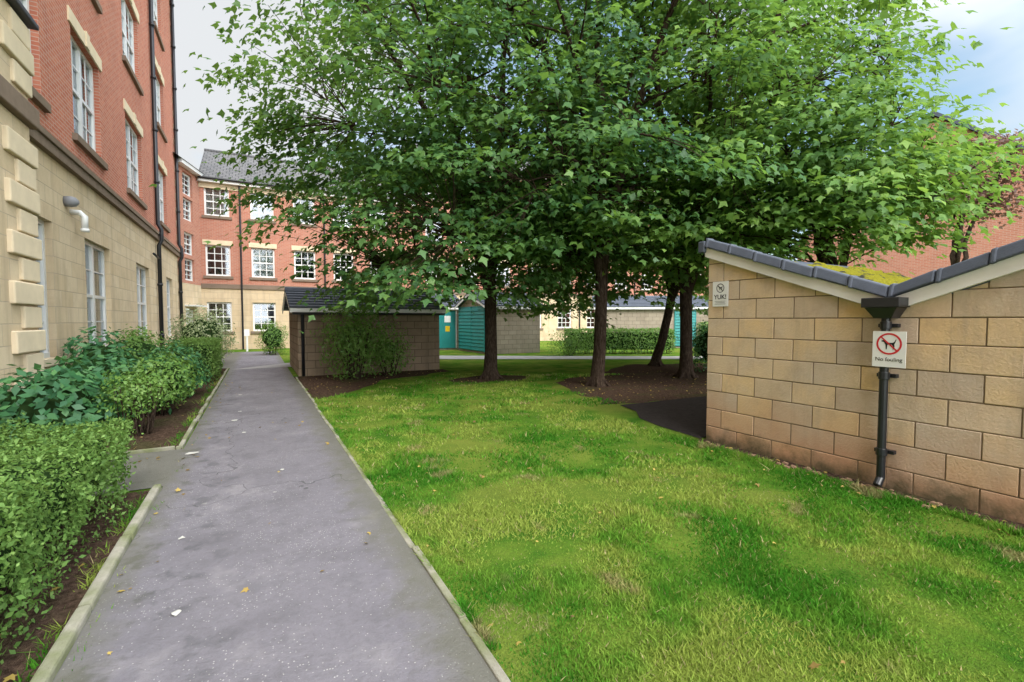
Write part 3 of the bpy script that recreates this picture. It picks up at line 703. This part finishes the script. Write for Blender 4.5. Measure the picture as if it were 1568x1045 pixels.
def louvres(root,fr,x0,x1,z0,z1,n):
    mb=MB(); mb.box(x0,x1,-.03,0.02,z0,z1,0)
    for k in range(2):
        a=x0+(x1-x0)*k/2+.05; b=x0+(x1-x0)*(k+1)/2-.05
        mb.box(a-.05,a,-.07,-.03,z0,z1,0); mb.box(b,b+.05,-.07,-.03,z0,z1,0)
        for i in range(n):
            z=z0+.05+(z1-z0-.1)*i/n; h=(z1-z0)/n*.75
            mb.hexa([(a,-.075,z),(b,-.075,z),(b,-.06,z),(a,-.06,z),(a,-.045,z+h),(b,-.045,z+h),(b,-.03,z+h),(a,-.03,z+h)],0)
    mb.build('louvred_doors',[M['teal']],root,fr)
louvres(s2,frame(rad(-90),(9.5,23.6,0)),.15,3.4,.1,2.3,12)
fs3=frame(0,(5.7,24.2,0)); s3=shed('block_bin_store',fs3,4.3,3.4,2.3,3.0,M['shedpale'])
mb=MB(); mb.box(2.85,3.85,-.05,.02,.1,2.15,0); mb.box(2.80,2.85,-.07,.0,.1,2.2,1); mb.box(3.85,3.9,-.07,.0,.1,2.2,1); mb.box(2.85,3.85,-.07,.0,2.15,2.2,1)
mb.box(3.25,3.5,-.06,-.051,1.0,1.3,2); mb.box(3.2,3.55,-.06,-.051,1.5,1.85,1)
mb.build('teal_door',[M['teal'],M['white'],simple('yellow_plate',(.7,.5,.02),.5)],s3,fs3)
f4=frame(rad(-35),(17.6,22.0,0)); s4=shed('louvred_bin_store',f4,6.5,3.4,2.35,3.0,M['shedpale']); louvres(s4,f4,4.4,5.6,.1,2.2,12)

# ------------------------------------------------------------------ right store
root=empty('stone_bin_store',(6.8,2.2,0)); sf=frame(rad(-90),(5.25,0,0))
XV=-2.2; XL=-4.25; XR=-.15; XE=2.0; SL=.365; H0=1.72
def top(x):
    if x<=XR: return H0+SL*abs(x-XV)
    return H0+SL*(XR-XV)-SL*(x-XR)
segs=[(XL,XV),(XV,XR),(XR,XE)]
def clip(poly,a,b):
    out=[]
    for i in range(len(poly)):
        p,q=poly[i],poly[(i+1)%len(poly)]; dp=p[1]-a*p[0]-b; dq=q[1]-a*q[0]-b
        if dp<=0: out.append(p)
        if (dp<0<dq) or (dq<0<dp):
            t=dp/(dp-dq); out.append((p[0]+(q[0]-p[0])*t,p[1]+(q[1]-p[1])*t))
    return out
mb=MB(); ch=.237; bl=.452; jt=.010; r=0; z=-.03
rg=random.Random(11)
while z<2.6:
    x=XL-(bl*.5 if r%2 else 0)
    while x<XE:
        a=max(x,XL)+(jt/2 if x>XL else 0); b=min(x+bl,XE)-jt/2; x+=bl
        if b-a<.03: continue
        off=rg.uniform(-.003,.004)
        for s0,s1 in segs:
            aa,bb=max(a,s0),min(b,s1)
            if bb-aa<.004: continue
            m_=(top(s1)-top(s0))/(s1-s0); c_=top(s0)-m_*s0
            pl=clip([(aa,z),(bb,z),(bb,z+ch-jt),(aa,z+ch-jt)],m_,c_)
            if len(pl)>=3: mb.prism(pl,off,.10,0)
    z+=ch; r+=1
mb.build('block_courses',[M['blocks']],root,sf,bevel=.006)
mb=MB()
for s0,s1 in segs: mb.prism([(s0+(.004 if s0==XL else 0),-.05),(s1,-.05),(s1,top(s1)-.01),(s0+(.004 if s0==XL else 0),top(s0)-.01)],.006,.16,0)
mb.build('mortar_backing',[M['mortar']],root,sf)
mb=MB(); D=3.4
for x0,x1 in ((XL+.005,XL+.12),(XE-.12,XE-.005)):
    mb.box(x0,x1,.161,D-.12,-.1,min(top(x0),top(x1))-.02,0)
for s0,s1 in segs: mb.prism([(s0,-.05),(s1,-.05),(s1,top(s1)-.01),(s0,top(s0)-.01)],D-.12,D,0)
mb.build('side_and_rear_walls',[M['shedblock']],root,sf)
mb=MB()
for si,(s0,s1) in enumerate(segs):
    mb.hexa([(s0,.0,top(s0)-.05),(s1,.0,top(s1)-.05),(s1,D+.2,top(s1)-.05),(s0,D+.2,top(s0)-.05),(s0,.0,top(s0)+.03),(s1,.0,top(s1)+.03),(s1,D+.2,top(s1)+.03),(s0,D+.2,top(s0)+.03)],0)
mb.build('roof_slabs',[M['slate']],root,sf)
mb=MB(); NX,NY=40,60
for j in range(NY+1):
    for i in range(NX+1):
        xx=XV+.04-(1.75)*i/NX; yy=.09+(D-.0)*j/NY; zz=top(xx)+.05+max(0,.07*(noise.noise(Vector((xx*3,yy*3,0)))+.40))+.04*noise.noise(Vector((xx*14,yy*14,2)))-.02*(i/NX)
        mb.v.append((xx,yy,zz))
for j in range(NY):
    for i in range(NX):
        a=j*(NX+1)+i; mb.f.append([a,a+1,a+NX+2,a+NX+1]); mb.m.append(0)
mb.build('moss',[M['moss']],root,sf,True)
mv=MB(); mbb=MB()
def slope_piece(mb,x0,x1,y0,y1,zl,zh,mi=0,tilt=0.0,tp=0.0):
    mb.hexa([(x0,y0,top(x0)+zl),(x1,y0,top(x1)+zl),(x1,y1,top(x1)+zl),(x0,y1,top(x0)+zl),(x0,y0+tp,top(x0)+zh+tilt),(x1,y0+tp,top(x1)+zh),(x1,y1-tp,top(x1)+zh),(x0,y1-tp,top(x0)+zh+tilt)],mi)
for si,(s0,s1) in enumerate(segs):
    Lh=s1-s0; k=max(2,round(Lh/.36))
    for i in range(k):
        a=s0+Lh*i/k; b=s0+Lh*(i+1)/k
        o=rg.uniform(-.008,.008); dz=rg.uniform(-.008,.010)
        slope_piece(mv,a+.004,b-.004,-.10+o,.06+o,.085+dz,.195+dz,0,rg.uniform(-.014,.014),.03)
        slope_piece(mv,(a+.002),(a+.045),-.107+o,.067+o,.08+dz,.205+dz,0,0,.03)
    slope_piece(mbb,s0+(.0 if si else -.02),s1,-.055,-.006,-.04,.083)
mv.build('verge_tiles',[M['slate']],root,sf,bevel=.014)
mbb.build('bargeboard',[M['whitedirty']],root,sf)
mb=MB(); mb.box(XL-.10,XL+.0,-.10,.2,top(XL)+.02,top(XL)+.17); mb.build('verge_end_cap',[M['slate']],root,sf,bevel=.015)
mb=MB(); hx=-2.2
mb.hexa([(hx-.07,-.17,1.62),(hx+.07,-.17,1.62),(hx+.07,-.015,1.62),(hx-.07,-.015,1.62),(hx-.13,-.22,1.72),(hx+.13,-.22,1.72),(hx+.13,-.015,1.72),(hx-.13,-.015,1.72)])
mb.box(hx-.15,hx+.15,-.235,-.013,1.721,1.81)
mb.tube([(hx,-.10,1.63),(hx,-.10,1.0),(hx,-.10,.28),(hx,-.10,.12),(hx,-.16,.05)],[.036]*5,12)
for z in (.33,1.05,1.52): mb.tube([(hx,-.10,z),(hx,-.10,z+.07)],[.045,.045],12); mb.box(hx-.08,hx+.08,-.06,-.004,z+.015,z+.05)
mb.build('hopper_and_downpipe',[M['black']],root,sf,bevel=.005)

# ------------------------------------------------------------------ signs
red=simple('sign_red',(.6,.02,.03),.4,.4,var=.05); blk=simple('sign_black',(.02,.02,.022),.5,.3,var=.05)
def text(s,size,parent,fr,x,y,z,mat,bold=.0):
    cu=bpy.data.curves.new('lettering','FONT'); cu.body=s; cu.size=size; cu.align_x='CENTER'; cu.extrude=.0004; cu.offset=bold
    cu.materials.append(mat); o=bpy.data.objects.new('lettering',cu)
    link(o,parent,fr@Matrix.Translation((x,y,z))@Matrix.Rotation(rad(90),4,'X'))
def ring(mb,cx,cz,r0,r1,y,mi,n=40):
    for i in range(n):
        a,b=2*math.pi*i/n,2*math.pi*(i+1)/n
        mb.poly([(cx+r0*math.cos(a),y,cz+r0*math.sin(a)),(cx+r1*math.cos(a),y,cz+r1*math.sin(a)),(cx+r1*math.cos(b),y,cz+r1*math.sin(b)),(cx+r0*math.cos(b),y,cz+r0*math.sin(b))],mi)
DOG=[(-.52,.30),(-.50,.38),(-.38,.42),(-.30,.52),(-.25,.40),(-.15,.20),(.25,.20),(.36,.28),(.46,.50),(.50,.48),(.42,.2),(.36,.05),(.38,-.12),(.33,-.38),(.25,-.38),(.28,-.1),(.18,.03),(-.1,.02),(-.14,-.38),(-.21,-.38),(-.23,.02),(-.30,.12),(-.34,.24)]
root=empty('no_fouling_sign',(5.1,2.15,1.3)); cx=-2.15; cz=1.335
mb=MB(); mb.box(cx-.13,cx+.13,-.146,-.140,cz-.165,cz+.165,0); rr=.100; c2=cz+.05
ring(mb,cx,c2,rr-.016,rr,-.1475,1)
mb.poly([(cx+x*.115,-.1475,c2-.01+z*.105) for x,z in DOG],2)
d=rr-.010; w=.0045
mb.poly([(cx-d*.707-w,-.1485,c2+d*.707-w),(cx+d*.707-w,-.1485,c2-d*.707-w),(cx+d*.707+w,-.1485,c2-d*.707+w),(cx-d*.707+w,-.1485,c2+d*.707+w)],1)
mb.build('plate',[M['white'],red,blk],root,sf)
text('No fouling',.050,root,sf,cx,-.1475,cz-.110,blk)
mb=MB(); mb.tube([(cx,-.138,cz-.14),(cx,-.138,cz+.14)],[.004,.004],6); mb.box(cx-.05,cx+.05,-.1385,-.06,cz+.08,cz+.11);mb.box(cx-.05,cx+.05,-.1385,-.06,cz-.11,cz-.08); mb.build('clamps',[M['greymetal']],root,sf)
root=empty('yuk_dog_sign',(5.2,4.07,1.95)); cx=-4.06; cz=1.94
mb=MB(); mb.box(cx-.115,cx+.115,-.012,-.006,cz-.16,cz+.16,0); c2=cz+.075; rr=.058
ring(mb,cx,c2,rr-.009,rr,-.0135,1); mb.poly([(cx+x*.068,-.0135,c2+z*.06) for x,z in DOG],1)
w=.003; d=rr-.006; mb.poly([(cx-d*.707-w,-.0145,c2+d*.707-w),(cx+d*.707-w,-.0145,c2-d*.707-w),(cx+d*.707+w,-.0145,c2-d*.707+w),(cx-d*.707+w,-.0145,c2+d*.707+w)],1)
for k,wd in enumerate((.08,.07,.08)): mb.poly([(cx-wd,-.0135,cz-.095-k*.018),(cx+wd,-.0135,cz-.095-k*.018),(cx+wd,-.0135,cz-.091-k*.018),(cx-wd,-.0135,cz-.091-k*.018)],1)
mb.build('plate',[M['white'],blk],root,sf); text('YUK!',.082,root,sf,cx,-.0135,cz-.065,blk,.001)

# ------------------------------------------------------------------ vegetation
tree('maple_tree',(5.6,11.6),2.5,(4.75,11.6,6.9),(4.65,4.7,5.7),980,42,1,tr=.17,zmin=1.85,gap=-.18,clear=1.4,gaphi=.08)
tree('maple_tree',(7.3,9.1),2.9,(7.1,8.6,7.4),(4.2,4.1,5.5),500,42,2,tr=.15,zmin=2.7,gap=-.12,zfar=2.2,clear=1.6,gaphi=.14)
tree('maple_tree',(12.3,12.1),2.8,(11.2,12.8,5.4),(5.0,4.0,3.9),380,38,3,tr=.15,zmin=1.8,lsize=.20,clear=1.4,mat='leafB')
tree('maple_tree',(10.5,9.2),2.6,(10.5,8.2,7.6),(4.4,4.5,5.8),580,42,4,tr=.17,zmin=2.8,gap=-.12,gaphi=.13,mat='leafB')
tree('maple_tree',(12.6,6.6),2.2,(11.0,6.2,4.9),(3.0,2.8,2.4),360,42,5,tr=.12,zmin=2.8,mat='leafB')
tree('copper_beech_tree',(20.5,6.6),3,(20.3,6.4,6.2),(1.5,1.5,1.5),80,46,6,tr=.1,mat='leafcopper',zmin=4,lsize=.12,nl=4)
box_hedge('privet_hedge',-2.5,-1.04,1.2,5.42,.71,58000,.032,'leafhedge',1)
box_hedge('box_hedge',-1.95,-1.0,13.8,17.2,1.05,12000,.05,'leafhedge',2)
box_hedge('privet_hedge',0,5.2,0,.9,1.15,9000,.09,'leafbush',3,rad(-28),(12.9,18.4,0))
box_hedge('privet_hedge',0,7.5,0,1.0,1.5,9000,.09,'leafbush',4,rad(-30),(18.5,15.2,0))
blob('laurel_shrub',(-2.45,8.3,.42),(.72,.85,.55),1700,.13,'leafshrub',1)
blob('laurel_shrub',(-2.2,10.1,.45),(.85,.8,.62),1700,.13,'leafshrub',2)
blob('laurel_shrub',(-2.75,11.9,.65),(.5,.9,.75),1200,.12,'leafshrub',7)
blob('spiraea_shrub',(-1.5,8.2,.62),(.42,.55,.34),2000,.05,'leafbush',3,core=False,stems=22,shell=.9)
blob('spiraea_shrub',(-1.45,9.8,.62),(.48,.75,.42),2600,.065,'leafbush',4,stems=14,shell=.6)
blob('laurel_shrub',(-1.55,11.8,.55),(.58,.9,.55),2000,.09,'leafshrub',5)
blob('spiraea_shrub',(-2.5,14.3,.6),(.6,1.2,.75),2400,.08,'leafbush',8)
blob('fern_shrub',(-2.95,16.4,.7),(.35,.7,.75),900,.10,'leafbush',18)
blob('variegated_shrub',(-1.75,19.9,1.0),(.95,1.0,.98),5000,.08,'leafvar',6)
blob('dogwood_shrub',(2.3,13.2,1.15),(.95,.6,1.1),4200,.085,'leafbush',9,core=False,stems=26,shell=.85)
blob('dogwood_shrub',(3.3,13.5,.8),(.7,.5,.75),1500,.085,'leafbush',10,core=False,stems=14,shell=.9)
blob('dogwood_shrub',(.6,24.5,.8),(.6,.8,.8),2000,.08,'leafbush',11)
blob('rose_shrub',(12.5,17.6,.6),(1.2,.6,.7),2000,.08,'leafbush',12,core=False,shell=.8)
blob('rose_shrub',(15.5,12.4,.7),(1.1,.8,.8),2000,.08,'leafshrub',13)
blob('rose_shrub',(12.4,9.6,.8),(1.0,.9,.9),2000,.08,'leafshrub',14)
mb=MB(); mb.tube([(-.5,27.9,0),(-.5,27.9,1.0)],[.05,.05],10); mb.box(-.62,-.38,27.84,27.9,.8,1.15); mb.build('marker_post',[M['white']])

# ------------------------------------------------------------------ light / sky / camera
SE=rad(40)
sd=Vector((-.03*math.cos(SE),-.99*math.cos(SE),math.sin(SE))).normalized()
w=bpy.data.worlds.new('World'); scene.world=w; w.use_nodes=True; nt=w.node_tree; nt.nodes.clear()
N_=nt.nodes.new; L=nt.links.new
out=N_('ShaderNodeOutputWorld'); bg=N_('ShaderNodeBackground'); sky=N_('ShaderNodeTexSky')
sky.sky_type='NISHITA'; sky.sun_disc=False; sky.sun_elevation=SE; sky.sun_rotation=rad(180); sky.air_density=1.0; sky.dust_density=.8; sky.ozone_density=1.5
tc=N_('ShaderNodeTexCoord'); mp=N_('ShaderNodeMapping'); mp.inputs['Scale'].default_value=(1,1,2.0); mp.inputs['Location'].default_value=(.3,.1,.2)
nz=N_('ShaderNodeTexNoise'); nz.inputs['Scale'].default_value=1.9; nz.inputs['Detail'].default_value=5; nz.inputs['Roughness'].default_value=.5
sx=N_('ShaderNodeSeparateXYZ'); L(tc.outputs['Generated'],sx.inputs[0])
ma=N_('ShaderNodeMath'); ma.operation='MULTIPLY_ADD'; L(sx.outputs[0],ma.inputs[0]); ma.inputs[1].default_value=-.14; 
L(tc.outputs['Generated'],mp.inputs[0]); L(mp.outputs[0],nz.inputs['Vector']); 
mc=N_('ShaderNodeMath'); mc.operation='ADD'; L(nz.outputs['Fac'],mc.inputs[0]); mc.inputs[1].default_value=.09; L(mc.outputs[0],ma.inputs[2])
cr=N_('ShaderNodeValToRGB'); cr.color_ramp.elements[0].position=.34; cr.color_ramp.elements[1].position=.60; cr.color_ramp.elements[0].color=(.12,.12,.12,1); L(ma.outputs[0],cr.inputs[0])
dp=N_('ShaderNodeVectorMath'); dp.operation='DOT_PRODUCT'; L(tc.outputs['Generated'],dp.inputs[0]); dp.inputs[1].default_value=sd
mr=N_('ShaderNodeMapRange'); mr.interpolation_type='SMOOTHSTEP'; L(dp.outputs['Value'],mr.inputs[0]); mr.inputs[1].default_value=-.1; mr.inputs[2].default_value=.55; mr.inputs[3].default_value=6.0; mr.inputs[4].default_value=33
mt=N_('ShaderNodeVectorMath'); mt.operation='SCALE'; mt.inputs[0].default_value=(.97,1.0,1.03); L(mr.outputs[0],mt.inputs['Scale'])
sb=N_('ShaderNodeVectorMath'); sb.operation='MULTIPLY'; L(sky.outputs[0],sb.inputs[0]); sb.inputs[1].default_value=(1.5,1.8,1.7)
mx=N_('ShaderNodeMix'); mx.data_type='RGBA'; L(cr.outputs[0],mx.inputs[0]); L(sb.outputs[0],mx.inputs[6]); L(mt.outputs[0],mx.inputs[7]); L(mx.outputs[2],bg.inputs[0])
bg.inputs[1].default_value=.14; L(bg.outputs[0],out.inputs[0])
sl=bpy.data.lights.new('sun','SUN'); sl.energy=3.1; sl.angle=rad(16); sl.color=(1,.95,.88); so=bpy.data.objects.new('sun',sl); link(so); so.rotation_euler=sd.to_track_quat('Z','Y').to_euler(); so.location=(0,-10,30)
cam=bpy.data.cameras.new('camera'); cam.lens=16.53; cam.sensor_width=36; cam.clip_end=2000; cam.clip_start=.05
co=bpy.data.objects.new('camera',cam); link(co); co.location=(0,0,1.6); co.rotation_euler=(rad(87.5),0,rad(-28.4)); scene.camera=co
scene.view_settings.view_transform='Standard'; scene.view_settings.look='None'; scene.view_settings.exposure=0
